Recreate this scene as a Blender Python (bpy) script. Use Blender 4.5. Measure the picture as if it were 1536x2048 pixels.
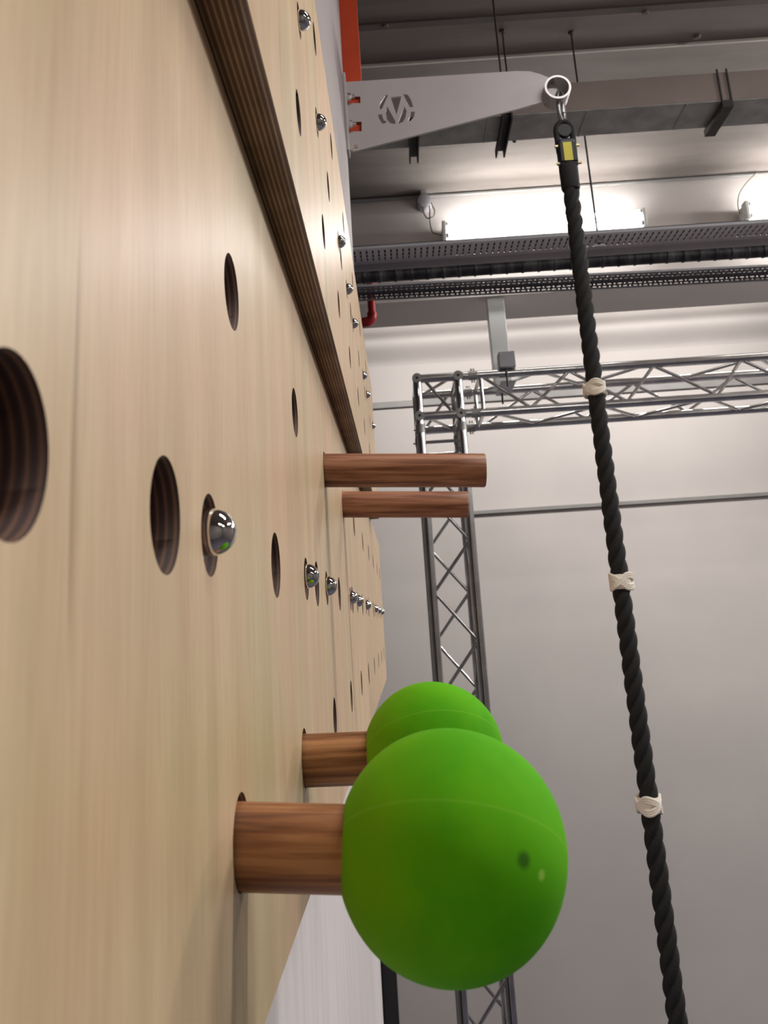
import bpy, bmesh, math, random
from mathutils import Vector, Matrix
PI = math.pi
sc = bpy.context.scene
for o in list(bpy.data.objects):
    bpy.data.objects.remove(o)
col = sc.collection

# ------------------------------------------------------------------ camera
cam_d = bpy.data.cameras.new('camera')
cam = bpy.data.objects.new('camera', cam_d)
col.objects.link(cam)
R = Matrix(((0.99785, 0.06502, 0.00731),
            (0.02362, -0.25474, -0.96672),
            (-0.06099, 0.96482, -0.25573)))
u = R.col[0].normalized(); v = (R.col[1] - u * R.col[1].dot(u)).normalized(); w = u.cross(v)
M = Matrix((u, v, w)).transposed().to_4x4()
M.translation = (0.0782, 0.0, 1.6)
cam.matrix_world = M
cam_d.sensor_fit = 'HORIZONTAL'
cam_d.sensor_width = 36.0
cam_d.lens = 1807.0 / 1536.0 * 36.0
cam_d.shift_y = -(1024.0 - 772.5) / 1536.0
cam_d.clip_start = 0.01
cam_d.clip_end = 60
cam_d.dof.use_dof = True
cam_d.dof.focus_distance = 0.85
cam_d.dof.aperture_fstop = 30.0
sc.camera = cam

# ------------------------------------------------------------------ exposure, world
sc.view_settings.view_transform = 'Standard'
sc.view_settings.look = 'None'
sc.view_settings.gamma = 1.0
sc.view_settings.use_curve_mapping = False
sc.view_settings.exposure = 0.12
TUBE_STRENGTH = 32.0
world = bpy.data.worlds.new('world'); sc.world = world
world.use_nodes = True
bg = world.node_tree.nodes['Background']
bg.inputs[0].default_value = (0.9, 0.92, 1.0, 1); bg.inputs[1].default_value = 0.05

def area(name, loc, target, sx, sy, power, color=(1, .96, .92)):
    l = bpy.data.lights.new(name, 'AREA'); l.shape = 'RECTANGLE'; l.size = sx; l.size_y = sy
    l.energy = power; l.color = color
    o = bpy.data.objects.new(name, l); col.objects.link(o)
    o.location = loc
    o.rotation_euler = (Vector(target) - Vector(loc)).to_track_quat('-Z', 'Y').to_euler()
    return o
# the hall's other ceiling tubes (nearer bays, out of the frame) and the bay beyond the deep beam, plus unseen rear lights added as fill
area('ceiling_light_front_bay', (4.2, 4.95, 3.85), (3.2, 3.4, 1.2), 1.25, .10, 95)
area('ceiling_light_front_bay', (6.0, 4.95, 3.85), (4.5, 3.4, 1.2), 1.25, .10, 70)
area('ceiling_light_near_bay', (4.6, 1.4, 4.0), (3.2, 1.0, 1.0), 1.25, .16, 66)
area('ceiling_light_near_bay', (1.5, 0.9, 4.0), (1.5, 0.9, 0), 1.25, .16, 44)
area('rear_fill_light', (3.2, -2.2, 4.0), (3.2, -2.2, 0), 1.25, .16, 30)
area('rear_fill_light', (5.2, -2.2, 4.0), (5.2, -2.2, 0), 1.25, .16, 30)
area('ceiling_light_far_bay', (0.6, 6.0, 4.1), (0.7, 7.7, 2.2), 1.25, .16, 36)
area('ceiling_light_far_bay', (2.6, 6.0, 4.1), (2.7, 7.7, 2.2), 1.25, .16, 42)
area('ceiling_light_side_bay', (4.5, 4.5, 3.9), (2.5, 7.5, 1.6), 1.25, .16, 70)

# ------------------------------------------------------------------ materials
def lin(c):
    return tuple(((x / 255) / 12.92 if x / 255 <= .04045 else ((x / 255 + .055) / 1.055) ** 2.4) for x in c) + (1,)

def new_mat(name, rgb=(200, 200, 200), rough=.6, metal=0.0, spec=.5):
    m = bpy.data.materials.new(name); m.use_nodes = True
    b = m.node_tree.nodes['Principled BSDF']
    b.inputs['Base Color'].default_value = lin(rgb)
    b.inputs['Roughness'].default_value = rough
    b.inputs['Metallic'].default_value = metal
    b.inputs['Specular IOR Level'].default_value = spec
    return m, m.node_tree, b

def noise_tint(m, nt, b, c1, c2, scale=(1, 1, 1), nscale=5, detail=4, bump=0.0, lo=.35, hi=.65, coord='Object', bdist=.002, rough=None):
    tc = nt.nodes.new('ShaderNodeTexCoord'); mp = nt.nodes.new('ShaderNodeMapping')
    mp.inputs['Scale'].default_value = scale
    n = nt.nodes.new('ShaderNodeTexNoise'); n.inputs['Scale'].default_value = nscale; n.inputs['Detail'].default_value = detail
    r = nt.nodes.new('ShaderNodeValToRGB')
    r.color_ramp.elements[0].position = lo; r.color_ramp.elements[0].color = lin(c1)
    r.color_ramp.elements[1].position = hi; r.color_ramp.elements[1].color = lin(c2)
    L = nt.links.new
    L(tc.outputs[coord], mp.inputs[0]); L(mp.outputs[0], n.inputs['Vector']); L(n.outputs['Fac'], r.inputs[0])
    L(r.outputs[0], b.inputs['Base Color'])
    if bump:
        bp = nt.nodes.new('ShaderNodeBump'); bp.inputs['Strength'].default_value = bump; bp.inputs['Distance'].default_value = bdist
        L(n.outputs['Fac'], bp.inputs['Height']); L(bp.outputs[0], b.inputs['Normal'])
    return tc, mp, n, r

def simple(name, rgb, rgb2=None, rough=.6, metal=0.0, nscale=6, bump=0.0, spec=.5, scale=(1, 1, 1)):
    m, nt, b = new_mat(name, rgb, rough, metal, spec)
    noise_tint(m, nt, b, rgb, rgb2 or tuple(min(255, int(x * 1.06) + 2) for x in rgb), nscale=nscale, bump=bump, scale=scale)
    return m

# birch plywood face: pale streaks of grain running up the board, mottled pink and green-grey
def make_ply_face():
    m, nt, b = new_mat('birch_plywood_face', (205, 180, 150), .42)
    L = nt.links.new
    tc, mp, n, r = noise_tint(m, nt, b, (203, 174, 143), (226, 201, 171), scale=(1, 13, 1.6), nscale=2.0, detail=7, lo=.28, hi=.74)
    n2 = nt.nodes.new('ShaderNodeTexNoise'); n2.inputs['Scale'].default_value = 2.2; n2.inputs['Detail'].default_value = 3
    mp2 = nt.nodes.new('ShaderNodeMapping'); mp2.inputs['Scale'].default_value = (1, 3.2, 2.0)
    L(tc.outputs['Object'], mp2.inputs[0]); L(mp2.outputs[0], n2.inputs['Vector'])
    r2 = nt.nodes.new('ShaderNodeValToRGB')
    r2.color_ramp.elements[0].position = .36; r2.color_ramp.elements[0].color = (1.0, .925, .87, 1)
    r2.color_ramp.elements[1].position = .64; r2.color_ramp.elements[1].color = (.91, .955, .85, 1)
    L(n2.outputs['Fac'], r2.inputs[0])
    mx = nt.nodes.new('ShaderNodeMix'); mx.data_type = 'RGBA'; mx.blend_type = 'MULTIPLY'; mx.inputs['Factor'].default_value = 1
    L(r.outputs[0], mx.inputs['A']); L(r2.outputs[0], mx.inputs['B'])
    n4 = nt.nodes.new('ShaderNodeTexNoise'); n4.inputs['Scale'].default_value = 4.0; n4.inputs['Detail'].default_value = 6
    mp4 = nt.nodes.new('ShaderNodeMapping'); mp4.inputs['Scale'].default_value = (1, 70, 6.0)
    L(tc.outputs['Object'], mp4.inputs[0]); L(mp4.outputs[0], n4.inputs['Vector'])
    r4 = nt.nodes.new('ShaderNodeValToRGB')
    r4.color_ramp.elements[0].position = .3; r4.color_ramp.elements[0].color = (.90, .885, .86, 1)
    r4.color_ramp.elements[1].position = .62; r4.color_ramp.elements[1].color = (1, 1, 1, 1)
    L(n4.outputs['Fac'], r4.inputs[0])
    mx4 = nt.nodes.new('ShaderNodeMix'); mx4.data_type = 'RGBA'; mx4.blend_type = 'MULTIPLY'; mx4.inputs['Factor'].default_value = 1
    L(mx.outputs['Result'], mx4.inputs['A']); L(r4.outputs[0], mx4.inputs['B']); mx = mx4
    # thin dark grain splits
    n3 = nt.nodes.new('ShaderNodeTexNoise'); n3.inputs['Scale'].default_value = 3.0; n3.inputs['Detail'].default_value = 2
    mp3 = nt.nodes.new('ShaderNodeMapping'); mp3.inputs['Scale'].default_value = (1, 22, 1.3)
    L(tc.outputs['Object'], mp3.inputs[0]); L(mp3.outputs[0], n3.inputs['Vector'])
    r3 = nt.nodes.new('ShaderNodeValToRGB')
    e = r3.color_ramp.elements
    e[0].position = .70; e[0].color = (1, 1, 1, 1); e[1].position = .76; e[1].color = (.70, .66, .60, 1)
    L(n3.outputs['Fac'], r3.inputs[0])
    mx2 = nt.nodes.new('ShaderNodeMix'); mx2.data_type = 'RGBA'; mx2.blend_type = 'MULTIPLY'; mx2.inputs['Factor'].default_value = 1
    L(mx.outputs['Result'], mx2.inputs['A']); L(r3.outputs[0], mx2.inputs['B'])
    L(mx2.outputs['Result'], b.inputs['Base Color'])
    bp = nt.nodes.new('ShaderNodeBump'); bp.inputs['Strength'].default_value = .12; bp.inputs['Distance'].default_value = .001
    L(n.outputs['Fac'], bp.inputs['Height']); L(bp.outputs[0], b.inputs['Normal'])
    return m
M_PLY = make_ply_face()

def make_ply_edge():
    m, nt, b = new_mat('plywood_edge_plies', (90, 64, 42), .75)
    L = nt.links.new
    tc = nt.nodes.new('ShaderNodeTexCoord'); mp = nt.nodes.new('ShaderNodeMapping')
    mp.inputs['Scale'].default_value = (1, 1, 1)
    wv = nt.nodes.new('ShaderNodeTexWave'); wv.wave_type = 'BANDS'; wv.bands_direction = 'X'
    wv.inputs['Scale'].default_value = 98.0; wv.inputs['Distortion'].default_value = 1.0; wv.inputs['Detail'].default_value = 2
    wv.inputs['Detail Scale'].default_value = .08
    r = nt.nodes.new('ShaderNodeValToRGB')
    e = r.color_ramp.elements
    e[0].position = 0.0; e[0].color = lin((112, 84, 64))
    e[1].position = 1.0; e[1].color = lin((186, 158, 130))
    k = e.new(.62); k.color = lin((128, 100, 76))
    k = e.new(.82); k.color = lin((164, 136, 110))
    n = nt.nodes.new('ShaderNodeTexNoise'); n.inputs['Scale'].default_value = 14; n.inputs['Detail'].default_value = 5
    r2 = nt.nodes.new('ShaderNodeValToRGB'); r2.color_ramp.elements[0].color = (.55, .5, .45, 1); r2.color_ramp.elements[1].color = (1, 1, 1, 1)
    r2.color_ramp.elements[0].position = .35; r2.color_ramp.elements[1].position = .6
    mx = nt.nodes.new('ShaderNodeMix'); mx.data_type = 'RGBA'; mx.blend_type = 'MULTIPLY'; mx.inputs['Factor'].default_value = .8
    L(tc.outputs['Object'], mp.inputs[0]); L(mp.outputs[0], wv.inputs['Vector']); L(wv.outputs['Fac'], r.inputs[0])
    L(tc.outputs['Object'], n.inputs['Vector']); L(n.outputs['Fac'], r2.inputs[0])
    L(r.outputs[0], mx.inputs['A']); L(r2.outputs[0], mx.inputs['B']); L(mx.outputs['Result'], b.inputs['Base Color'])
    return m
M_PLYE = make_ply_edge()
M_HOLE = M_PLYE.copy(); M_HOLE.name = 'shaded_plywood_bore'  # hole walls in darker browns, painting in the shade inside the bores
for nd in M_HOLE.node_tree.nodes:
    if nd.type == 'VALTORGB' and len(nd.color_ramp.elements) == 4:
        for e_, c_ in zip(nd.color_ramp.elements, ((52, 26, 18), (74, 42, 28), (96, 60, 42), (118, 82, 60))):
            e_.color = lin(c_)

def make_oak():
    m, nt, b = new_mat('oiled_hardwood', (170, 120, 80), .5)
    tc, mp, n, r = noise_tint(m, nt, b, (118, 72, 40), (194, 138, 90), scale=(7, 110, 110), nscale=1.5, detail=7, lo=.36, hi=.62, bump=.15, bdist=.0006)
    k = r.color_ramp.elements.new(.5); k.color = lin((162, 108, 66))
    n.inputs['Distortion'].default_value = .5
    return m
M_OAK = make_oak()
M_OAK2 = make_oak()
M_OAK2.name = 'reddish_hardwood'
for nd in M_OAK2.node_tree.nodes:
    if nd.type == 'VALTORGB':
        for e_, c_ in zip(nd.color_ramp.elements, ((122, 76, 54), (160, 108, 80), (184, 132, 102))):
            e_.color = lin(c_)

def make_foam():
    m, nt, b = new_mat('green_foam', (88, 170, 20), .85, spec=.2)
    L = nt.links.new
    tc, mp, n, r = noise_tint(m, nt, b, (80, 172, 3), (96, 184, 5), nscale=30, detail=5, bump=.25, bdist=.0006)
    # patchily yellower towards the peg, a dark smudge and a pale nick
    g = nt.nodes.new('ShaderNodeTexNoise'); g.inputs['Scale'].default_value = 22
    sx = nt.nodes.new('ShaderNodeSeparateXYZ'); L(tc.outputs['Object'], sx.inputs[0])
    mr = nt.nodes.new('ShaderNodeMapRange'); mr.inputs['From Min'].default_value = .0; mr.inputs['From Max'].default_value = -.05
    L(sx.outputs['X'], mr.inputs['Value'])
    mu = nt.nodes.new('ShaderNodeMath'); mu.operation = 'MULTIPLY'; L(mr.outputs[0], mu.inputs[0]); L(g.outputs['Fac'], mu.inputs[1])
    L(tc.outputs['Object'], g.inputs['Vector'])
    mx = nt.nodes.new('ShaderNodeMix'); mx.data_type = 'RGBA'; mx.inputs['B'].default_value = lin((134, 168, 8))
    L(mu.outputs[0], mx.inputs['Factor']); L(r.outputs[0], mx.inputs['A'])
    last = mx.outputs['Result']
    for p, rad, c in (((.0263, -.0423, .007), .0028, (40, 84, 24)), ((.0339, -.0372, .0006), .0018, (170, 215, 90))):
        vd = nt.nodes.new('ShaderNodeVectorMath'); vd.operation = 'DISTANCE'; vd.inputs[1].default_value = p
        L(tc.outputs['Object'], vd.inputs[0])
        m2 = nt.nodes.new('ShaderNodeMapRange'); m2.inputs['From Min'].default_value = rad * 1.5; m2.inputs['From Max'].default_value = rad * .6
        m2.inputs['To Max'].default_value = .75
        L(vd.outputs['Value'], m2.inputs['Value'])
        y = nt.nodes.new('ShaderNodeMix'); y.data_type = 'RGBA'; y.inputs['B'].default_value = lin(c)
        L(m2.outputs[0], y.inputs['Factor']); L(last, y.inputs['A']); last = y.outputs['Result']
    # moulding seam: a thin paler ring round the ball
    dt = nt.nodes.new('ShaderNodeVectorMath'); dt.operation = 'DOT_PRODUCT'; dt.inputs[1].default_value = (.061, .5494, .8333)
    ab = nt.nodes.new('ShaderNodeMath'); ab.operation = 'ABSOLUTE'
    m3 = nt.nodes.new('ShaderNodeMapRange'); m3.inputs['From Min'].default_value = .0009; m3.inputs['From Max'].default_value = .0002
    m3.inputs['To Max'].default_value = .28
    L(tc.outputs['Object'], dt.inputs[0]); L(dt.outputs['Value'], ab.inputs[0]); L(ab.outputs[0], m3.inputs['Value'])
    y = nt.nodes.new('ShaderNodeMix'); y.data_type = 'RGBA'; y.inputs['B'].default_value = lin((140, 200, 60))
    L(m3.outputs[0], y.inputs['Factor']); L(last, y.inputs['A']); last = y.outputs['Result']
    L(last, b.inputs['Base Color'])
    return m
M_FOAM = make_foam()

M_CHROME = simple('polished_chrome', (225, 224, 220), (232, 231, 228), rough=.05, metal=1)
M_STEEL = simple('brushed_steel', (120, 120, 122), (140, 140, 142), rough=.42, metal=1, nscale=20)
M_ALU = simple('truss_aluminium', (196, 196, 196), (214, 214, 214), rough=.2, metal=1, nscale=12)
M_GALV = simple('galvanised_sheet', (150, 150, 148), (182, 182, 180), rough=.5, metal=.35, nscale=9)
M_GREYMETAL = simple('grey_painted_metal', (178, 178, 184), (188, 188, 194), rough=.55)
M_TRAY1 = simple('pale_zinc_tray', (222, 219, 220), (230, 228, 229), rough=.55)
M_TRAY2 = simple('dull_zinc_tray', (104, 103, 108), (116, 115, 120), rough=.6)
M_BRACKET = simple('grey_powder_coated_steel', (168, 160, 160), (176, 168, 168), rough=.45, nscale=4)
M_RING = simple('pale_turned_steel', (168, 164, 164), (178, 174, 174), rough=.4, metal=.5)
M_DARK = simple('dark_channel_steel', (52, 48, 46), (64, 60, 58), rough=.6)
M_BLACK = simple('black_vinyl', (14, 14, 16), (20, 20, 22), rough=.6)
M_RED = simple('red_pipe_paint', (150, 22, 22), (165, 28, 26), rough=.4)
M_ORANGE = simple('orange_red_steel_paint', (176, 52, 10), (190, 60, 14), rough=.5)
M_WHITE = simple('white_wall_paint', (214, 208, 204), (222, 216, 212), rough=.7, nscale=3)
M_PANEL = simple('white_board_paint', (214, 208, 210), (224, 218, 218), rough=.5, nscale=3, scale=(1, 14, 1))
M_SHADEWALL = simple('shaded_white_wall_paint', (140, 131, 131), (148, 139, 139), rough=.6, nscale=2)  # grey stands in for the shade on the upper white panel
M_FAR = simple('pale_grey_wall_paint', (196, 190, 187), (203, 197, 193), rough=.75, nscale=1.2)
M_CEIL = simple('concrete_ceiling_paint', (128, 120, 115), (142, 133, 128), rough=.85, nscale=2.5, scale=(.6, 3, 1))
M_LIP = simple('lip_highlight_strip', (225, 218, 212), (235, 228, 222), rough=.6)
M_WMETAL = simple('white_painted_steel', (222, 226, 224), (230, 233, 231), rough=.35)
M_RAIL = simple('grey_rail_paint', (138, 136, 134), (148, 146, 144), rough=.5)
M_WALLD = simple('dark_hall_wall_paint', (128, 122, 119), (138, 131, 128), rough=.8, nscale=1)
M_DUCT = simple('brown_grey_duct_paint', (150, 137, 131), (158, 144, 138), rough=.6)
M_SEAM = simple('dark_grey_joint_filler', (104, 97, 93), (112, 104, 100), rough=.85)  # joint grey, slightly darker than the ceiling paint
M_FLOOR = simple('blue_grey_sports_floor', (80, 78, 92), (88, 86, 102), rough=.6)
M_WHITECORD = simple('white_braided_cord', (225, 215, 200), (240, 232, 220), rough=.7, nscale=400, bump=.3)
M_CABLE = simple('grey_cable', (120, 112, 100), (132, 124, 110), rough=.6)
M_YELLOW = simple('yellow_tag', (188, 176, 20), (200, 188, 30), rough=.5)
M_BRASS = simple('brass_bolt', (150, 140, 100), (170, 158, 116), rough=.35, metal=.8)
M_LABEL = simple('dark_blue_sleeve', (16, 18, 30), (20, 22, 38), rough=.5)
m_, nt_, b_ = new_mat('black_braided_rope', (15, 14, 14), .8)
noise_tint(m_, nt_, b_, (9, 9, 9), (26, 24, 23), nscale=260, detail=3, bump=.6, bdist=.001)
M_ROPE = m_
m_, nt_, b_ = new_mat('flexible_duct', (40, 40, 44), .5)
tc_, mp_, n_, r_ = noise_tint(m_, nt_, b_, (22, 22, 28), (92, 90, 92), nscale=7, scale=(3, 1, 1), lo=.45, hi=.75)
M_FLEX = m_
m_, nt_, b_ = new_mat('lit_fluorescent_tube', (255, 255, 255), .3)
b_.inputs['Emission Color'].default_value = (1, .97, .94, 1)
b_.inputs['Emission Strength'].default_value = TUBE_STRENGTH
M_TUBE = m_

# ------------------------------------------------------------------ mesh helpers
def tag(o, label=None, cat=None, group=None, kind=None):
    if label: o['label'] = label
    if cat: o['category'] = cat
    if group: o['group'] = group
    if kind: o['kind'] = kind
    return o

def empty(name, loc, label, cat, group=None, rot=(0, 0, 0)):
    o = bpy.data.objects.new(name, None); col.objects.link(o)
    o.empty_display_size = .05
    o.location = loc; o.rotation_euler = rot
    tag(o, label, cat, group)
    return o

def link(name, me, mat, parent=None, loc=(0, 0, 0), smooth=False):
    o = bpy.data.objects.new(name, me); col.objects.link(o)
    if mat is not None and not me.materials:
        for m in (mat if isinstance(mat, (list, tuple)) else [mat]): me.materials.append(m)
    if parent: o.parent = parent
    o.location = loc
    if smooth:
        for p in me.polygons: p.use_smooth = True
    return o

class MB:
    def __init__(s): s.bm = bmesh.new()
    def box(s, x0, x1, y0, y1, z0, z1):
        vs = [s.bm.verts.new(p) for p in ((x0, y0, z0), (x1, y0, z0), (x1, y1, z0), (x0, y1, z0), (x0, y0, z1), (x1, y0, z1), (x1, y1, z1), (x0, y1, z1))]
        for f in ((0, 3, 2, 1), (4, 5, 6, 7), (0, 1, 5, 4), (1, 2, 6, 5), (2, 3, 7, 6), (3, 0, 4, 7)):
            s.bm.faces.new([vs[i] for i in f])
        return s
    def tube(s, pts, r, n=12, closed=False, cap=True, squash=1.0):
        pts = [Vector(p) for p in pts]; N = len(pts)
        rings = []; prev = None
        for i, p in enumerate(pts):
            if closed: t = pts[(i + 1) % N] - pts[i - 1]
            else: t = pts[min(i + 1, N - 1)] - pts[max(i - 1, 0)]
            t.normalize()
            if prev is None:
                a = Vector((0, 0, 1)) if abs(t.z) < .9 else Vector((1, 0, 0))
                nn = (a - t * a.dot(t)).normalized()
            else:
                nn = (prev - t * prev.dot(t)).normalized()
            prev = nn; bb = t.cross(nn)
            rr = r[i] if isinstance(r, (list, tuple)) else r
            rings.append([s.bm.verts.new(p + (nn * math.cos(2 * PI * k / n) + bb * math.sin(2 * PI * k / n) * squash) * rr) for k in range(n)])
        for i in range(N if closed else N - 1):
            A, B = rings[i], rings[(i + 1) % N]
            for k in range(n):
                s.bm.faces.new((A[k], A[(k + 1) % n], B[(k + 1) % n], B[k]))
        if cap and not closed:
            s.bm.faces.new(rings[0][::-1]); s.bm.faces.new(rings[-1])
        return s
    def lathe(s, prof, axis='X', n=32, origin=(0, 0, 0), cap=True):
        o = Vector(origin); rings = []
        for a, r in prof:
            ring = []
            for k in range(n):
                c, d = math.cos(2 * PI * k / n) * r, math.sin(2 * PI * k / n) * r
                q = {'X': (a, c, d), 'Y': (d, a, c), 'Z': (c, d, a)}[axis]
                ring.append(s.bm.verts.new(o + Vector(q)))
            rings.append(ring)
        for A, B in zip(rings, rings[1:]):
            for k in range(n):
                s.bm.faces.new((A[k], A[(k + 1) % n], B[(k + 1) % n], B[k]))
        if cap and prof[0][1] > 1e-6: s.bm.faces.new(rings[0][::-1])
        if cap and prof[-1][1] > 1e-6: s.bm.faces.new(rings[-1])
        return s
    def prism(s, poly, y0, y1):
        """outline in X,Z extruded along Y"""
        A = [s.bm.verts.new((x, y0, z)) for x, z in poly]; B = [s.bm.verts.new((x, y1, z)) for x, z in poly]
        s.bm.faces.new(A); s.bm.faces.new(B[::-1])
        for i in range(len(poly)):
            j = (i + 1) % len(poly); s.bm.faces.new((A[i], B[i], B[j], A[j]))
        return s
    def build(s, name, mat, parent=None, loc=(0, 0, 0), smooth=False, bevel=0, seg=2):
        bmesh.ops.remove_doubles(s.bm, verts=s.bm.verts, dist=1e-7)
        bmesh.ops.recalc_face_normals(s.bm, faces=s.bm.faces)
        me = bpy.data.meshes.new(name); s.bm.to_mesh(me); s.bm.free()
        o = link(name, me, mat, parent, loc, smooth)
        if smooth: add_angle(o)
        if bevel:
            md = o.modifiers.new('bevel', 'BEVEL'); md.width = bevel; md.segments = seg; md.limit_method = 'ANGLE'
        return o

def add_angle(o, deg=40):
    me = o.data
    bm = bmesh.new(); bm.from_mesh(me)
    for e in bm.edges:
        if len(e.link_faces) == 2 and e.calc_face_angle(0) > math.radians(deg): e.smooth = False
    bm.to_mesh(me); bm.free()

def plate(name, loops, thick, to3d, mats, parent=None, loc=(0, 0, 0)):
    """flat sheet with holes: loops in 2D (first outer), extruded by thick; to3d maps (a, b, t)"""
    cu = bpy.data.curves.new(name, 'CURVE'); cu.dimensions = '2D'; cu.fill_mode = 'BOTH'; cu.extrude = thick / 2
    for lp in loops:
        sp = cu.splines.new('POLY'); sp.points.add(len(lp) - 1); sp.use_cyclic_u = True
        for i, (a, b) in enumerate(lp): sp.points[i].co = (a, b, 0, 1)
    tmp = bpy.data.objects.new('tmp', cu); col.objects.link(tmp)
    bpy.context.view_layer.update()
    me = bpy.data.meshes.new_from_object(tmp.evaluated_get(bpy.context.evaluated_depsgraph_get()))
    bpy.data.objects.remove(tmp); bpy.data.curves.remove(cu)
    bm = bmesh.new(); bm.from_mesh(me); bm.normal_update()
    amin = min(q[0] for q in loops[0]); amax = max(q[0] for q in loops[0]); bmin = min(q[1] for q in loops[0]); bmax = max(q[1] for q in loops[0])
    for f in bm.faces:
        c = f.calc_center_median()
        f.material_index = 0 if abs(f.normal.z) > .5 else (1 if len(mats) > 1 else 0)
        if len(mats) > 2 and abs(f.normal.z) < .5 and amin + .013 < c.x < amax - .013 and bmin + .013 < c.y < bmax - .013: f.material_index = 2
    for vtx in bm.verts: vtx.co = to3d(vtx.co.x, vtx.co.y, vtx.co.z)
    bmesh.ops.remove_doubles(bm, verts=bm.verts, dist=1e-6)
    bmesh.ops.recalc_face_normals(bm, faces=bm.faces)
    me.materials.clear()
    bm.to_mesh(me); bm.free()
    for m in mats: me.materials.append(m)
    me.name = name
    o = bpy.data.objects.new(name, me); col.objects.link(o); o.location = loc
    if parent: o.parent = parent
    return o

def circle(a, b, r, n=40):
    return [(a + r * math.cos(2 * PI * k / n), b + r * math.sin(2 * PI * k / n)) for k in range(n)]
def rrect(a0, a1, b0, b1, r, n=6):
    out = []
    for (ca, cb, s0) in ((a1 - r, b1 - r, 0), (a0 + r, b1 - r, 90), (a0 + r, b0 + r, 180), (a1 - r, b0 + r, 270)):
        for k in range(n + 1):
            t = math.radians(s0 + 90 * k / n); out.append((ca + r * math.cos(t), cb + r * math.sin(t)))
    return out

# ------------------------------------------------------------------ the setting
def struct(name, mb, mat, **k):
    o = mb.build(name, mat, **k); o['kind'] = 'structure'; return o
FZ = -2.35   # hall floor, well below the raised platform the photo is taken from
struct('floor', MB().box(-4, 7, -4.5, 8.6, FZ - .1, FZ), M_FLOOR)
struct('ceiling', MB().box(-4, 7, -4.5, 3.647, 4.1, 4.5).box(-4, 7, 3.647, 8.6, 4.2, 4.5), M_CEIL)
struct('wall_far', MB().box(-4, 7, 7.75, 7.95, FZ, 4.2), M_FAR)
struct('wall_right', MB().box(6.8, 7, -4.5, 8.4, FZ, 4.1), M_WALLD)
struct('wall_back', MB().box(-4, 6.8, -4.5, -4.3, FZ, 4.1), M_WALLD)
struct('wall_partition', MB().box(-4, -3.8, -4.3, 8.4, FZ, 4.1), M_WALLD)
# the partition the boards hang on
struct('wall_left', MB().box(-.22, -.029, -1.6, 2.3, FZ, 1.8815).box(-.22, -.029, 2.3, 3.15, 1.44, 1.8815)
       .box(-.22, -.0005, -1.6, 2.44, 1.8815, 2.22), M_PANEL)
struct('wall_upper', MB().box(-.22, -.0005, -1.6, 2.3, 2.22, 4.1), M_SHADEWALL)
# deep beam carrying the lamps, pale strip painting light caught on the shallow step's lip, seams and wall rails
struct('trim_1', MB().box(-3.8, 6.8, 5.2, 5.66, 3.5, 4.2), M_FAR)
struct('trim_2', MB().box(-3.8, 6.8, 3.643, 3.655, 4.088, 4.2), M_LIP)
struct('trim_3', MB().box(-3.8, 6.8, 3.355, 3.395, 4.094, 4.1), M_SEAM)
struct('trim_4', MB().box(-3.8, 6.8, 7.72, 7.75, 3.445, 3.50), M_RAIL, bevel=.004)
struct('trim_5', MB().box(.66, 6.8, 7.72, 7.75, 2.465, 2.498), M_RAIL, bevel=.004)

m = MB()
prof = [(7.75 - .15 * math.sin(PI * k / 16) ** 2, 4.19 - .36 * k / 16) for k in range(17)]
A_ = [m.bm.verts.new((-3.8, y, z)) for y, z in prof]; B_ = [m.bm.verts.new((6.8, y, z)) for y, z in prof]
for i in range(16): m.bm.faces.new((A_[i], B_[i], B_[i + 1], A_[i + 1]))
struct('trim_6', m, M_FAR, smooth=True)

# ------------------------------------------------------------------ plywood peg boards
ROW_T = [.434, .707, .984, 1.282, 1.558, 1.88, 2.19, 2.50, 2.845, 3.11]
ROW_M = [.18, .303, .569, .836, 1.122, 1.397, 1.722, 1.998, 2.30, 2.60, 2.93]
ROW_L = [.432, .689, .972, 1.258, 1.541, 1.833, 2.154, 2.496, 2.78, 3.08]
BOLT_A = [.374, .746, .942, 1.347, 1.542, 1.880, 2.423, 2.733, 3.05]
ZT, ZM, ZL = 1.7700, 1.6405, 1.5125
loops = [rrect(-.7, 3.25, 1.4235, 1.8813, .012)]
loops += [circle(y, ZT, .02) for y in ROW_T] + [circle(y, ZM, .02) for y in ROW_M] + [circle(y, ZL, .02) for y in ROW_L]
loops += [circle(y, ZM, .017) for y in BOLT_A]
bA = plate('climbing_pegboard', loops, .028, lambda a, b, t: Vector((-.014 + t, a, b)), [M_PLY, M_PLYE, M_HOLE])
tag(bA, 'pale plywood pegboard, the lower one, three rows of round holes with pegs in them', 'pegboard', 'plywood pegboards on the partition')

BH1 = [.587, .794, .997, 1.213, 1.441, 1.674, 1.919, 2.17]
BH2 = [.906, 1.106, 1.324, 1.574, 1.822, 2.097]
BH3 = [.798, 1.012, 1.235, 1.472, 1.73, 2.011]
BOLT_B = [(.625, 2.073), (.774, 2.071), (1.066, 2.076), (1.224, 2.072), (1.381, 2.073), (1.75, 2.088), (1.922, 2.092), (2.304, 2.105)]
loops = [rrect(-.7, 2.48, 1.8815, 2.248, .012)]
loops += [circle(y, 1.966, .0168) for y in BH1] + [circle(y, 2.071, .0168) for y in BH2] + [circle(y, 2.181, .0168) for y in BH3]
loops += [circle(y, z, .0145) for y, z in BOLT_B]
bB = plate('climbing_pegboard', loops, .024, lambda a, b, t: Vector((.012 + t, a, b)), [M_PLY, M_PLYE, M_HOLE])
tag(bB, 'upper plywood pegboard standing proud, its dark layered edge facing down', 'pegboard', 'plywood pegboards on the partition')

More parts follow.
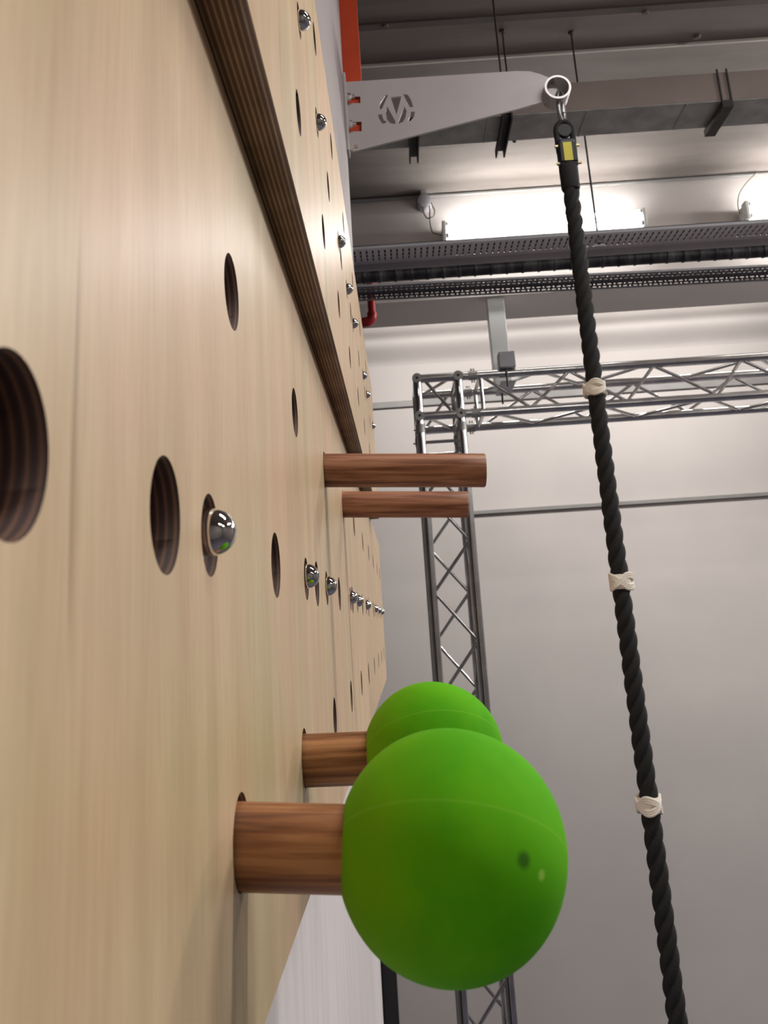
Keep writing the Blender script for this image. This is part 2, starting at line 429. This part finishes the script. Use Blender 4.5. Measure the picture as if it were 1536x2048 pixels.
# chrome dome bolts ------------------------------------------------------
def make_bolt(loc, s, label, first=None):
    if first is None:
        r = empty('dome_bolt', loc, label, 'bolt', 'chrome dome bolts in the pegboards')
        prof = [(-.003, .0098), (.0008, .0098)] + [(.0008 + .0102 * math.sin(t * PI / 20), .0098 * math.cos(t * PI / 20)) for t in range(1, 10)] + [(.0110, 0.0)]
        MB().lathe(prof, 'X', 36).build('dome', M_CHROME, r, smooth=True)
        MB().lathe([(-.006, .0060), (-.006, .0125), (-.0045, .0130), (-.003, .0125), (-.003, .0090)], 'X', 36).build('washer', M_CHROME, r, smooth=True)
        MB().lathe([(-.0275, .0045), (-.004, .0045)], 'X', 16).build('shank', M_STEEL, r, smooth=True)
        r.scale = (s,) * 3
        return r
    r = first.copy(); col.objects.link(r); r.location = loc; r.scale = (s,) * 3; r['label'] = label
    for ch in first.children:
        c = ch.copy(); col.objects.link(c); c.parent = r
    return r
ordn = ['nearest', 'second', 'third', 'fourth', 'fifth', 'sixth', 'seventh', 'eighth', 'farthest']
b0 = make_bolt((0, BOLT_A[0], ZM + .001), 1, 'large chrome dome bolt in the lower board, nearest to the camera')
for i, y in enumerate(BOLT_A[1:], 1):
    make_bolt((0, y, ZM + (.002 if i < 6 else .004)), 1, 'chrome dome bolt in the middle row of the lower board, %s from the camera' % ordn[i], b0)
for i, (y, z) in enumerate(BOLT_B):
    w_ = 'nearest the top of the photo' if i == 0 else ('farthest away at the board end' if i == 7 else '%s from the camera' % ordn[i])
    make_bolt((.024, y, z), .86, 'chrome dome bolt in the upper board, %s' % w_, b0)

# pegs ----------------------------------------------------------------------
def peg_mesh(L, r, back=-.026, name='peg', mat=None, parent=None, rnd=.0018):
    prof = [(back, r)]
    for k in range(7):
        prof.append((back + (L - back) * k / 6 - (rnd if k == 6 else 0) + (1e-4 if k == 0 else 0), r))
    prof += [(L - rnd * .3, r - rnd * .3), (L, r - rnd)]
    return MB().lathe(prof, 'X', 48).build(name, mat, parent, smooth=True)
p1 = peg_mesh(.1765, .0185, name='climbing_peg', mat=M_OAK2)
p1.location = (0, ROW_T[2], 1.7690); p1.rotation_euler = (0, math.radians(3.7), 0)
tag(p1, 'long bare wooden peg, the nearer and higher of the two without a ball', 'peg', 'bare wooden climbing pegs')
p2 = p1.copy(); col.objects.link(p2); p2.location = (0, ROW_T[3] - .006, 1.7690)
p2.rotation_euler = (math.radians(40), math.radians(3.7), 0)
p2['label'] = 'long bare wooden peg, the farther one, half hidden under the nearer'

def ball_peg(loc, tilt, spin, label):
    r = empty('ball_grip', loc, label, 'climbing grip', 'green ball grips on wooden pegs', (0, tilt, 0))
    s_ = peg_mesh(.070, .0178, name='peg', mat=M_OAK, parent=r)
    s_.rotation_euler = (spin, 0, 0)
    bm = bmesh.new(); bmesh.ops.create_uvsphere(bm, u_segments=96, v_segments=64, radius=.0503)
    for q in bm.verts:                       # slightly hand-worn foam with a moulding seam
        n = q.co.normalized()
        k = 1 + .006 * math.sin(3 * n.x + 1) * math.cos(2.5 * n.z) + .004 * math.sin(5 * n.y + 2 * n.z)
        lat = n.dot(Vector((.061, .5494, .8333)))
        k += .0020 * math.exp(-((lat - .0) / .012) ** 2)
        q.co *= k
        if q.co.x < -.0465: q.co.x = -.0465 + (q.co.x + .0465) * .3
    me = bpy.data.meshes.new('ball'); bm.to_mesh(me); bm.free()
    b = link('ball', me, M_FOAM, r, (.0915, 0, 0), smooth=True)
    b.rotation_euler = (spin - .4, 0, 0)
    return r
ball_peg((0, .432, 1.5108), math.radians(4.6), .4, 'big bright green foam ball on a wooden peg, the nearest one, in front')
ball_peg((0, .689, 1.5108), math.radians(1.2), 3.4, 'green foam ball on a wooden peg, behind and above the big front one')

# ------------------------------------------------------------------ rope bracket
YB = 2.298
outline = [(-.006, 3.121), (.235, 3.1205), (.423, 3.1195), (.500, 3.119), (.538, 3.115), (.566, 3.104), (.587, 3.092), (.600, 3.080), (.612, 3.060), (.606, 3.036),
           (.590, 3.020), (.569, 3.014), (.527, 3.005), (.482, 2.994), (.456, 2.989), (.251, 2.946), (.029, 2.899), (-.006, 2.891)]
slot1 = [(.0095, 3.0735), (.0455, 3.0708), (.0447, 3.049), (.0085, 3.0515)]
slot2 = [(.0095, 2.992), (.0448, 2.9895), (.0432, 2.9587), (.0085, 2.9612)]
logo = [[(.1168, 3.0697), (.126, 3.069), (.1193, 3.0566), (.1048, 3.0251), (.0956, 3.0261), (.1019, 3.0465)],
        [(.1683, 3.07), (.1823, 3.0651), (.1903, 3.0474), (.1947, 3.0252), (.1846, 3.0251), (.1747, 3.0524)],
        [(.0929, 3.0093), (.1038, 3.0085), (.1077, 2.9894), (.1160, 2.9835), (.1112, 2.9788), (.1028, 2.9785), (.0947, 2.996)],
        [(.187, 3.0107), (.1983, 3.0099), (.195, 2.9941), (.1832, 2.98), (.1757, 2.9837), (.1824, 2.9932)],
        [(.1323, 3.0623), (.1635, 3.0618), (.1454, 3.0035)],
        [(.1204, 3.0337), (.1407, 2.9832), (.1400, 2.9745), (.1262, 2.9777), (.1174, 2.9906), (.1150, 3.0153)],
        [(.169, 3.03), (.1750, 3.0144), (.1711, 2.9941), (.1631, 2.9806), (.1500, 2.9745), (.1490, 2.9800)]]
br = empty('rope_bracket', (0, YB, 2.89), 'grey steel wall bracket with cut-out emblem holding the rope ring', 'bracket')
plate('web_plate', [outline, slot1, slot2] + logo, .007, lambda a, b, t: Vector((a, t, b - 2.89)), [M_BRACKET, M_RING], br)
MB().box(0, .007, -.05, .0, -.012, .232).build('base_plate', M_BRACKET, br, bevel=.001)
MB().lathe([(-.030, .0315), (-.030, .0375), (.030, .0375), (.030, .0315), (-.030, .0315)], 'Y', 48, (.606, 0, .152), cap=False).build('ring', M_RING, br, smooth=True)
for i, z in enumerate((3.062, 2.974, 2.902)):
    m = MB()
    m.lathe([(.007, .014), (.0095, .014), (.0095, .010)], 'X', 24, (0, -.018, z - 2.89))
    m.lathe([(.0095, .0105), (.0185, .0105), (.0195, .009)], 'X', 6, (0, -.018, z - 2.89))
    m.lathe([(.0195, .0055), (.029, .0055), (.030, .0045)], 'X', 16, (0, -.018, z - 2.89))
    m.build('bolt', M_CHROME, br)
st = MB().box(-.10, .052, 2.303, 2.308, 2.953, 4.1).box(-.10, .052, 2.352, 2.358, 2.953, 4.1).box(.046, .052, 2.308, 2.352, 2.953, 4.1)
o = st.build('steel_post', M_ORANGE, bevel=.001); tag(o, 'orange-red painted steel post running up behind the bracket', 'post')
o = MB().box(-.029, .005, 2.302, 2.35, FZ, 1.27).build('edge_post', M_BLACK, bevel=.004)
tag(o, 'black upright strip closing the white panel edge below the green balls', 'post')

# ------------------------------------------------------------------ rope
RX, RY = .615, 2.298
ca = empty('carabiner', (RX - .001, RY, 2.995), 'small grey steel carabiner joining bracket ring and rope', 'carabiner')
pts = []
for k in range(40):
    t = 2 * PI * k / 40
    x = .0115 * math.cos(t); z = .034 * math.sin(t)
    z += .012 if math.sin(t) > 0 else -.012
    pts.append((x * .75, x * .8, z))
MB().tube(pts, .0060, 12, closed=True).build('body', M_STEEL, ca, smooth=True)
MB().tube([(.0065, .0070, -.016), (.0065, .0070, .016)], .0068, 16).build('gate_sleeve', M_RING, ca, smooth=True)

rope = empty('climbing_rope', (RX, RY, .25), 'thick black twisted climbing rope with three white knots, hanging from the bracket', 'rope')
m = MB()
z0, z1 = .25, 2.80
PITCH = .128
n = 640
for s in range(3):
    pts = []
    for i in range(n + 1):
        z = z0 + (z1 - z0) * i / n
        a = 2 * PI * z / PITCH + s * 2 * PI / 3
        pts.append((.0096 * math.cos(a) + .003 * math.sin(z * 2.1), .0096 * math.sin(a), z - .25))
    m.tube(pts, .0134, 10)
m.build('strands', M_ROPE, rope, smooth=True)
m = MB().lathe([(-.0, .020), (.02, .0225), (.03, .022), (.04, .0)], 'Z', 24, (0, 0, -.02)); m.build('whipped_end', M_ROPE, rope, smooth=True)
def knot(z, rot, nb):
    m = MB(); pts = []
    N = 360
    for lay, dz in ((0, -.0048), (1, .0), (2, .0048)):
        pts = []
        for i in range(N):
            t = 2 * PI * i / N
            th = 2 * t + rot
            pts.append(((.0262 + .0030 * math.sin(nb * 2 * t)) * math.cos(th), (.0262 + .0030 * math.sin(nb * 2 * t)) * math.sin(th),
                        .0140 * math.cos(nb * t) + dz))
        m.tube(pts, .0041, 8, closed=True)
    m.lathe([(-.018, .020), (-.0165, .0245), (-.008, .0272), (.008, .0272), (.0165, .0245), (.018, .020)], 'Z', 28)
    o = m.build('white_knot', M_WHITECORD, rope, (.003 * math.sin(z * 2.1), 0, z - .25), smooth=True)
    return o
knot(2.164, .3, 3); knot(1.669, 1.3, 3); knot(1.160, 2.2, 3)
# thimble eye, sleeve and clamp at the top
m = MB()
pts = []
for k in range(33):
    t = PI * k / 32
    pts.append((.0225 * math.cos(t), 0, 2.915 + .032 * math.sin(t) - .25))
pts = [(.021, 0, 2.85 - .25)] + pts + [(-.021, 0, 2.85 - .25)]
m.tube(pts, .0085, 12).build('eye_loop', M_ROPE, rope, smooth=True)
MB().lathe([(-.008, .019), (-.0065, .0165), (.0065, .0165), (.008, .019)], 'Y', 28, (0, 0, 2.918 - .25)).build('thimble', M_BLACK, rope, smooth=True)
MB().box(-.026, .026, -.020, .020, 2.80 - .25, 2.888 - .25).build('splice_sleeve', M_LABEL, rope, bevel=.009, seg=3)
MB().lathe([(2.735, .0235), (2.74, .0255), (2.80, .0265), (2.812, .024)], 'Z', 24, (.003 * math.sin(5.8), 0, -.25)).build('wrapping', M_ROPE, rope, smooth=True)
MB().box(-.024, .024, -.0235, .0235, 2.812 - .25, 2.872 - .25).build('clamp', M_BLACK, rope, bevel=.003)
MB().box(-.014, .010, -.0252, -.0232, 2.814 - .25, 2.870 - .25).build('yellow_tag', M_YELLOW, rope)
MB().box(.0232, .0252, -.016, .016, 2.814 - .25, 2.870 - .25).build('yellow_tag', M_YELLOW, rope)
for z in (2.866, 2.812):
    for s in (-1, 1):
        MB().tube([(s * .022, -.010, z - .25), (s * .034, -.010, z - .25)], .0048, 6).build('clamp_bolt', M_BRASS, rope)

# ------------------------------------------------------------------ aluminium box truss
TX0, TX1, TY0, TY1, TZ0, TZ1 = .235, .474, 5.10, 5.50, 2.754, 2.979
tr = empty('lighting_truss', (.35, 5.3, 0), 'silver aluminium box truss forming a goal post corner before the far wall', 'truss')
tr_o = Vector((.35, 5.3, 0))
def tpart(name, a, b, r, n=14):
    mid = (Vector(a) + Vector(b)) / 2
    return MB().tube([Vector(a) - mid, b - mid if isinstance(b, Vector) else Vector(b) - mid], r, n).build(name, M_ALU, tr, mid - tr_o, smooth=True)
BX = 4.2
for y in (TY0, TY1):
    for z in (TZ0, TZ1):
        tpart('chord', (TX0, y, z), (BX, y, z), .025, 18)
    for x in (TX0, TX1):
        tpart('chord', (x, y, FZ + .02), (x, y, TZ1), .025, 18)
for x in (TX0, TX1):
    for z in (TZ0, TZ1):
        tpart('chord', (x, TY0 - .004, z), (x, TY1, z), .0235, 18)
        MB().lathe([(-.001, .0), (-.001, .0285), (.022, .0285), (.024, .024)], 'Y', 24).build('node_cap', M_GALV, tr, Vector((x, TY0 - .030, z)) - tr_o, smooth=True)
        MB().lathe([(-.003, .009), (0, .009)], 'Y', 6).build('cap_bolt', M_DARK, tr, Vector((x, TY0 - .031, z)) - tr_o)
# couplers with pins where beam and leg bolt on to the corner
for y in (TY0, TY1):
    for z in (TZ0, TZ1):
        m = MB().lathe([(0, .0275), (.05, .0275)], 'X', 20).tube([(.02, 0, -.042), (.02, 0, .042)], .005, 8).tube([(.034, 0, -.042), (.034, 0, .042)], .004, 8)
        m.build('coupler', M_GALV, tr, Vector((.535, y, z)) - tr_o, smooth=True)
    for x in (TX0, TX1):
        m = MB().lathe([(0, .0275), (.05, .0275)], 'Z', 20).tube([(-.040, 0, .02), (.040, 0, .02)], .005, 8)
        m.build('coupler', M_GALV, tr, Vector((x, y, 2.655)) - tr_o, smooth=True)
BR = .0095
# corner block bracing
tpart('brace', (TX0 + .05, TY0, TZ1 - .02), (TX1 - .05, TY0, TZ0 + .02), BR)
tpart('brace', (TX1 - .05, TY1, TZ1 - .02), (TX0 + .05, TY1, TZ0 + .02), BR)
tpart('brace', (TX0, TY0 + .05, TZ1 - .02), (TX0, TY1 - .05, TZ0 + .02), BR)
tpart('brace', (TX0 + .04, TY0 + .02, TZ0), (TX1 - .04, TY1 - .02, TZ0), BR)
tpart('brace', (TX0 + .04, TY1 - .02, TZ1), (TX1 - .04, TY0 + .02, TZ1), BR)
# beam: end frames
XF = .605
for y in (TY0, TY1): tpart('brace', (XF, y, TZ0), (XF, y, TZ1), .012)
for z in (TZ0, TZ1): tpart('brace', (XF, TY0, z), (XF, TY1, z), .012)
def zig(f, a0, a1, step, start):
    """f(a, side) -> point"""
    a = a0; s = start
    while a + step <= a1 + 1e-6:
        tpart('brace', f(a + .012, s), f(a + step - .012, 1 - s), BR)
        a += step; s = 1 - s
zl = (TZ0 + .02, TZ1 - .02); yl = (TY0 + .02, TY1 - .02)
nod = [.615, .88, 1.125, 1.435, 1.62, 1.955, 2.13, 2.47, 2.65, 2.99, 3.17]
for i in range(10): tpart('brace', (nod[i] + .012, TY0, zl[(i + 1) % 2]), (nod[i + 1] - .012, TY0, zl[i % 2]), BR)
zig(lambda a, s: (a, TY1, zl[s]), XF + .04, 3.2, .315, 0)
zig(lambda a, s: (a, yl[s], TZ0), XF + .04, 3.2, .315, 0)
zig(lambda a, s: (a, yl[s], TZ1), XF + .04, 3.2, .315, 1)
# leg bracing
ZF = 2.60
for y in (TY0, TY1): tpart('brace', (TX0, y, ZF), (TX1, y, ZF), .010)
xl = (TX0 + .02, TX1 - .02)
zig(lambda a, s: (xl[s], TY0, ZF - a), .03, 3.0, .27, 1)
zig(lambda a, s: (xl[s], TY1, ZF - a), .03, 3.0, .27, 0)
zig(lambda a, s: (TX0, yl[s], ZF - a), .03, 3.0, .27, 0)
zig(lambda a, s: (TX1, yl[s], ZF - a), .03, 3.0, .27, 1)
MB().box(-.25, .25, -.32, .32, 0, .02).build('base_plate', M_ALU, tr, (0, 0, FZ), bevel=.003)

m = MB()      # the bracing nearer the floor, out of the frame
for k in range(6):
    a, b = ZF - 3.0 - .27 * k, ZF - 3.27 - .27 * k
    for y in (TY0, TY1):
        m.tube([Vector((xl[k % 2], y, a)) - tr_o, Vector((xl[1 - k % 2], y, b)) - tr_o], BR, 10)
    for x in (TX0, TX1):
        m.tube([Vector((x, yl[k % 2], a)) - tr_o, Vector((x, yl[1 - k % 2], b)) - tr_o], BR, 10)
m.build('brace', M_ALU, tr, smooth=True)['kind'] = 'stuff'

# white hanger with grey clamp
h = empty('truss_hanger', (.765, 5.27, 2.93), 'white square hanger post with grey clamp carrying the truss', 'hanger')
MB().box(-.052, .052, -.04, .04, 0, 1.17).build('post', M_WMETAL, h, (-.012, 0, 0), bevel=.004)
MB().box(-.047, .047, -.05, .05, -.01, .085).build('clamp', M_GREYMETAL, h, (0, -.17, .085), bevel=.003)
MB().box(-.045, .045, -.17, .17, -.006, .0).build('base_plate', M_GREYMETAL, h, (0, -.02, 0), bevel=.002)
MB().tube([(0, 0, -.04), (0, 0, .06)], .006, 10).build('threaded_rod', M_DARK, h, (-.01, -.205, .0), smooth=True)
MB().tube([(0, 0, -.05), (0, 0, .05)], .006, 10).build('threaded_rod', M_DARK, h, (-.01, .1, -.02), smooth=True)

# ------------------------------------------------------------------ fluorescent lamps on the beam
def lamp(x0, label):
    L = 1.24
    r = empty('fluorescent_lamp', (x0, 5.13, 3.90), label, 'lamp', 'twin tube lamps on the deep beam')
    MB().box(0, L, .005, .07, -.045, .045).build('housing', M_WMETAL, r, bevel=.006)
    for z in (.035, -.035):
        MB().tube([(.025, -.045, z), (L - .025, -.045, z)], .013, 20).build('tube', M_TUBE, r, smooth=True)
    for x in (.0, L - .022):
        MB().box(x, x + .022, -.062, .004, -.058, .058).build('end_cap', M_WMETAL, r, bevel=.004)
        for z in (.035, -.035):
            xx = x + .022 if x == 0 else x
            MB().tube([(xx, -.045, z), (xx + (.014 if x == 0 else -.014), -.045, z)], .0150, 16).build('socket', M_GREYMETAL, r, smooth=True)
    return r
lamp(.455, 'lit twin fluorescent lamp on the beam, in view for its whole length')
lamp(2.297, 'second lit fluorescent lamp, cut off by the right picture edge')
o = MB().lathe([(-.045, .030), (-.04, .042), (.02, .046), (.045, .046)], 'Y', 28, (.362, 5.155, 4.125)).box(.345, .38, 5.13, 5.19, 4.15, 4.2).build('junction_box', M_GREYMETAL, smooth=True)
tag(o, 'round grey junction box on the conduit left of the lamp', 'junction box')
o = MB().tube([(-3.7, 5.185, 4.185), (6.7, 5.185, 4.185)], .011, 10).build('conduit', M_RAIL, smooth=True)
tag(o, 'thin grey conduit running along the top of the lamp beam', 'conduit')
pts = []
ctr = [(.352, 4.09), (.350, 4.06), (.356, 4.03), (.372, 4.010), (.393, 4.008), (.412, 4.022), (.420, 4.05), (.412, 4.085), (.398, 4.115), (.392, 4.10), (.390, 4.05), (.386, 3.99), (.387, 3.95), (.396, 3.915), (.42, 3.895), (.458, 3.888)]
def catmull(P, k=6):
    out = []
    for i in range(len(P) - 1):
        p0, p1_, p2_, p3 = [Vector(P[max(0, min(len(P) - 1, j))]) for j in (i - 1, i, i + 1, i + 2)]
        for t in range(k):
            t /= k
            out.append(.5 * ((2 * p1_) + (p2_ - p0) * t + (2 * p0 - 5 * p1_ + 4 * p2_ - p3) * t * t + (3 * p1_ - p0 - 3 * p2_ + p3) * t ** 3))
    out.append(Vector(P[-1])); return out
o = MB().tube(catmull([(x, 5.12 + .012 * (i % 2), z) for i, (x, z) in enumerate(ctr)]), .0042, 8).build('lamp_cable', M_CABLE, smooth=True)
tag(o, 'looped grey cable from the junction box to the full lamp', 'cable', 'cables feeding the lamps')
o = MB().tube(catmull([(2.45, 5.17, 4.19), (2.38, 5.15, 4.13), (2.31, 5.14, 4.05), (2.285, 5.14, 3.98), (2.283, 5.14, 3.93), (2.289, 5.14, 3.905)]), .0035, 8).build('lamp_cable', M_CABLE, smooth=True)
tag(o, 'thin curved cable dropping to the lamp at the right edge', 'cable', 'cables feeding the lamps')

# ------------------------------------------------------------------ cable trays
def perforated(name, X0, X1, W, rows, pitch, mat, parent, vertical=False, kinds=None, thick=.0015):
    """strip X0..X1 by width W (along Y, or down Z when vertical), cut with slots / round holes"""
    bm = bmesh.new(); nx = int((X1 - X0) / pitch)
    edges = [0.0] + [r[0] - r[1] for r in rows[:1]]
    def P(a, b): return (a, 0, -b) if vertical else (a, b, 0)
    bands = []; cur = 0.0
    for c, hw, kind in rows:
        bands.append((cur, c + hw, c, hw, kind)); cur = c + hw
    prev = 0.0
    for (b0_, b1_, c, hw, kind) in bands:
        bl = prev; bh = c + hw * 1.12
        for i in range(nx):
            a0 = X0 + i * pitch; a1 = a0 + pitch; ac = (a0 + a1) / 2
            if kind[0] == 's': hxs, hys = kind[1], hw
            if kind[0] == 'alt' and ((i + kind[2]) % 2 == 0): hole = circle(ac, c, hw, 8); 
            else:
                hx = kind[1]; hy = hw if kind[0] == 's' else hw * .55
                hole = [(ac + hx, c), (ac + hx, c + hy), (ac, c + hy), (ac - hx, c + hy), (ac - hx, c), (ac - hx, c - hy), (ac, c - hy), (ac + hx, c - hy)]
            outer = [(a1, c), (a1, bh), (ac, bh), (a0, bh), (a0, c), (a0, bl), (ac, bl), (a1, bl)]
            H = [bm.verts.new(P(*q)) for q in hole]; O = [bm.verts.new(P(*q)) for q in outer]
            for k in range(8):
                bm.faces.new((H[k], H[(k + 1) % 8], O[(k + 1) % 8], O[k]))
        prev = bh
    q = [bm.verts.new(P(*z)) for z in ((X0, prev), (X0 + nx * pitch, prev), (X0 + nx * pitch, W), (X0, W))]
    bm.faces.new(q)
    bmesh.ops.remove_doubles(bm, verts=bm.verts, dist=1e-5)
    bmesh.ops.recalc_face_normals(bm, faces=bm.faces)
    me = bpy.data.meshes.new(name); bm.to_mesh(me); bm.free()
    o = link(name, me, mat, parent)
    md = o.modifiers.new('sheet', 'SOLIDIFY'); md.thickness = thick
    return o
t1 = empty('cable_tray', (1.3, 3.45, 3.10), 'grey cable tray with three rows of short slots, just below the lamps', 'cable tray', 'metal cable trays')
X0, X1 = -1.5, 1.9
perforated('slotted_base', X0, X1, .16, [(.036, .0165, ('s', .0036)), (.0745, .0165, ('s', .0036)), (.113, .0165, ('s', .0036))], .0253, M_TRAY1, t1)
MB().box(X0, X1, .1585, .16, -.033, 0).build('side_flange', M_GREYMETAL, t1)
MB().box(X0, X1, .002, .157, .014, .017).build('dark_backing', M_BLACK, t1)  # dark sheet added behind the slots so no light shows through
MB().box(X0, X1, -.002, 0, 0, .012).build('edge_lip', M_GREYMETAL, t1)
t2 = empty('cable_tray', (1.3, 4.10, 3.166), 'grey cable tray with alternating round holes and slots, the lower one', 'cable tray', 'metal cable trays', (0, math.radians(.97), 0))
perforated('punched_base', X0, X1, .10, [(.026, .0060, ('alt', .0095, 0)), (.062, .0060, ('alt', .0095, 1))], .05 / 2, M_TRAY2, t2)
f_ = perforated('side_flange', X0, X1, .037, [(.010, .0045, ('alt', .0095, 0)), (.024, .0050, ('alt', .0095, 1))], .05 / 2, M_TRAY2, t2, vertical=True)
f_.location = (0, .10, 0)
MB().box(X0, X1, -.002, 0, 0, .010).build('edge_lip', M_GREYMETAL, t2)
# ribbed flexible pipe between them
m = MB(); pts = []; rad = []
x = -.3
while x < 3.0:
    for dx, rr in ((0, .030), (.060, .030), (.063, .0335), (.069, .0335), (.072, .030)):
        pts.append((x + dx, 3.90 + .006 * math.sin(x * 3), 3.158 + .004 * math.sin(x * 2.3))); rad.append(rr)
    x += .0735
o = m.tube(pts, rad, 20).build('flexible_pipe', M_FLEX, smooth=True)
tag(o, 'dark ribbed flexible pipe running between the two cable trays', 'pipe')
# hanging rods
def rod(x, y, za, zb, label, nut=True):
    m = MB().tube([(x, y, za), (x, y, zb)], .0042, 10)
    m.lathe([(zb - .010, .012), (zb, .014)], 'Z', 6, (x, y, 0)).lathe([(za + .004, .008), (za + .014, .008)], 'Z', 6, (x, y, 0))
    o = m.build('hanging_rod', M_DARK, smooth=True)
    tag(o, label, 'rod', 'threaded rods hanging from the ceiling')
rod(.606, 3.222, 3.52, 4.1, 'thin threaded rod above the bracket, left one of the close pair')
rod(.672, 3.466, 3.55, 4.1, 'thin threaded rod above the bracket, right one of the close pair')
rod(.983, 3.51, 3.072, 4.1, 'long threaded rod passing behind the duct down to the slotted tray')
o = MB().box(-.012, .012, -.02, .02, 0, .020).box(-.022, .022, -.004, .004, -.014, .004).build('tray_clip', M_GREYMETAL, None, (.983, 3.51, 3.083), bevel=.002)
tag(o, 'small grey clip at the foot of the long rod on the slotted tray', 'clip')
# ceiling anchors
for (x, y, z, lb) in ((.1555, 3.3714, 4.1, 'small bolt head in the ceiling seam above the bracket, the left one'),
                   (1.283, 3.396, 4.1, 'small bolt head in the ceiling seam at the top right'),
                   (1.571, 3.600, 4.1, 'small bolt head beside the pale ceiling strip at right')):
    o = MB().lathe([(-.012, .0), (-.012, .012), (-.004, .016), (0, .022)], 'Z', 12).build('ceiling_anchor', M_SEAM, None, (x, y, z), smooth=True)
    tag(o, lb, 'bolt', 'ceiling anchors')

# ------------------------------------------------------------------ air duct
d = empty('air_duct', (1.3, 3.345, 3.55), 'rectangular galvanised air duct crossing behind the rope bracket', 'duct')
MB().box(-1.5, 2.2, -.100, .101, .002, .129).build('body', M_DUCT, d, bevel=.003)
MB().box(-1.5, 2.2, -.099, .100, -.002, .002).build('underside_panel', M_GALV, d)
for k in range(9):
    x = -1.16 + .40 * k
    MB().box(x - .004, x + .004, -.099, .100, -.005, -.002).build('seam', M_GALV, d, bevel=.001)
for x, nm in ((.612, 0), (.241, 0)):
    m = MB().box(x - .020, x - .014, -.14, .17, -.041, -.0045).box(x + .014, x + .020, -.14, .17, -.041, -.0045).box(x - .014, x + .014, -.14, .17, -.0085, -.0045)
    m.build('support_channel', M_DARK, d, (-1.3, 0, 0))
x = 1.497 - 1.3
m = MB().box(x - .022, x - .016, -.108, -.101, -.03, .14).box(x + .016, x + .022, -.108, -.101, -.03, .14)
m.box(x - .022, x + .022, -.110, .12, -.034, -.005)
m.build('support_channel', M_DARK, d)

# ------------------------------------------------------------------ red sprinkler pipe
pts = [(0, .2, .335), (0, .06, .335), (0, .02, .320), (0, 0, .28), (0, 0, .06)] + [(-.04 + .04 * math.cos(t * PI / 16), 0, .06 - .04 * math.sin(t * PI / 16) - .0) for t in range(1, 9)] + [(-.6, 0, .02)]
rp = empty('sprinkler_pipe', (-.002, 5.0, 3.295), 'red sprinkler pipe with an elbow beside the far end of the board', 'pipe')
MB().tube(pts, .0235, 18).build('pipe', M_RED, rp, smooth=True)
MB().tube([(0, 0, .075)] + [(-.04 + .04 * math.cos(t * PI / 16), 0, .06 - .04 * math.sin(t * PI / 16)) for t in range(0, 9)] + [(-.06, 0, .02)], .030, 18).build('elbow', M_RED, rp, smooth=True)
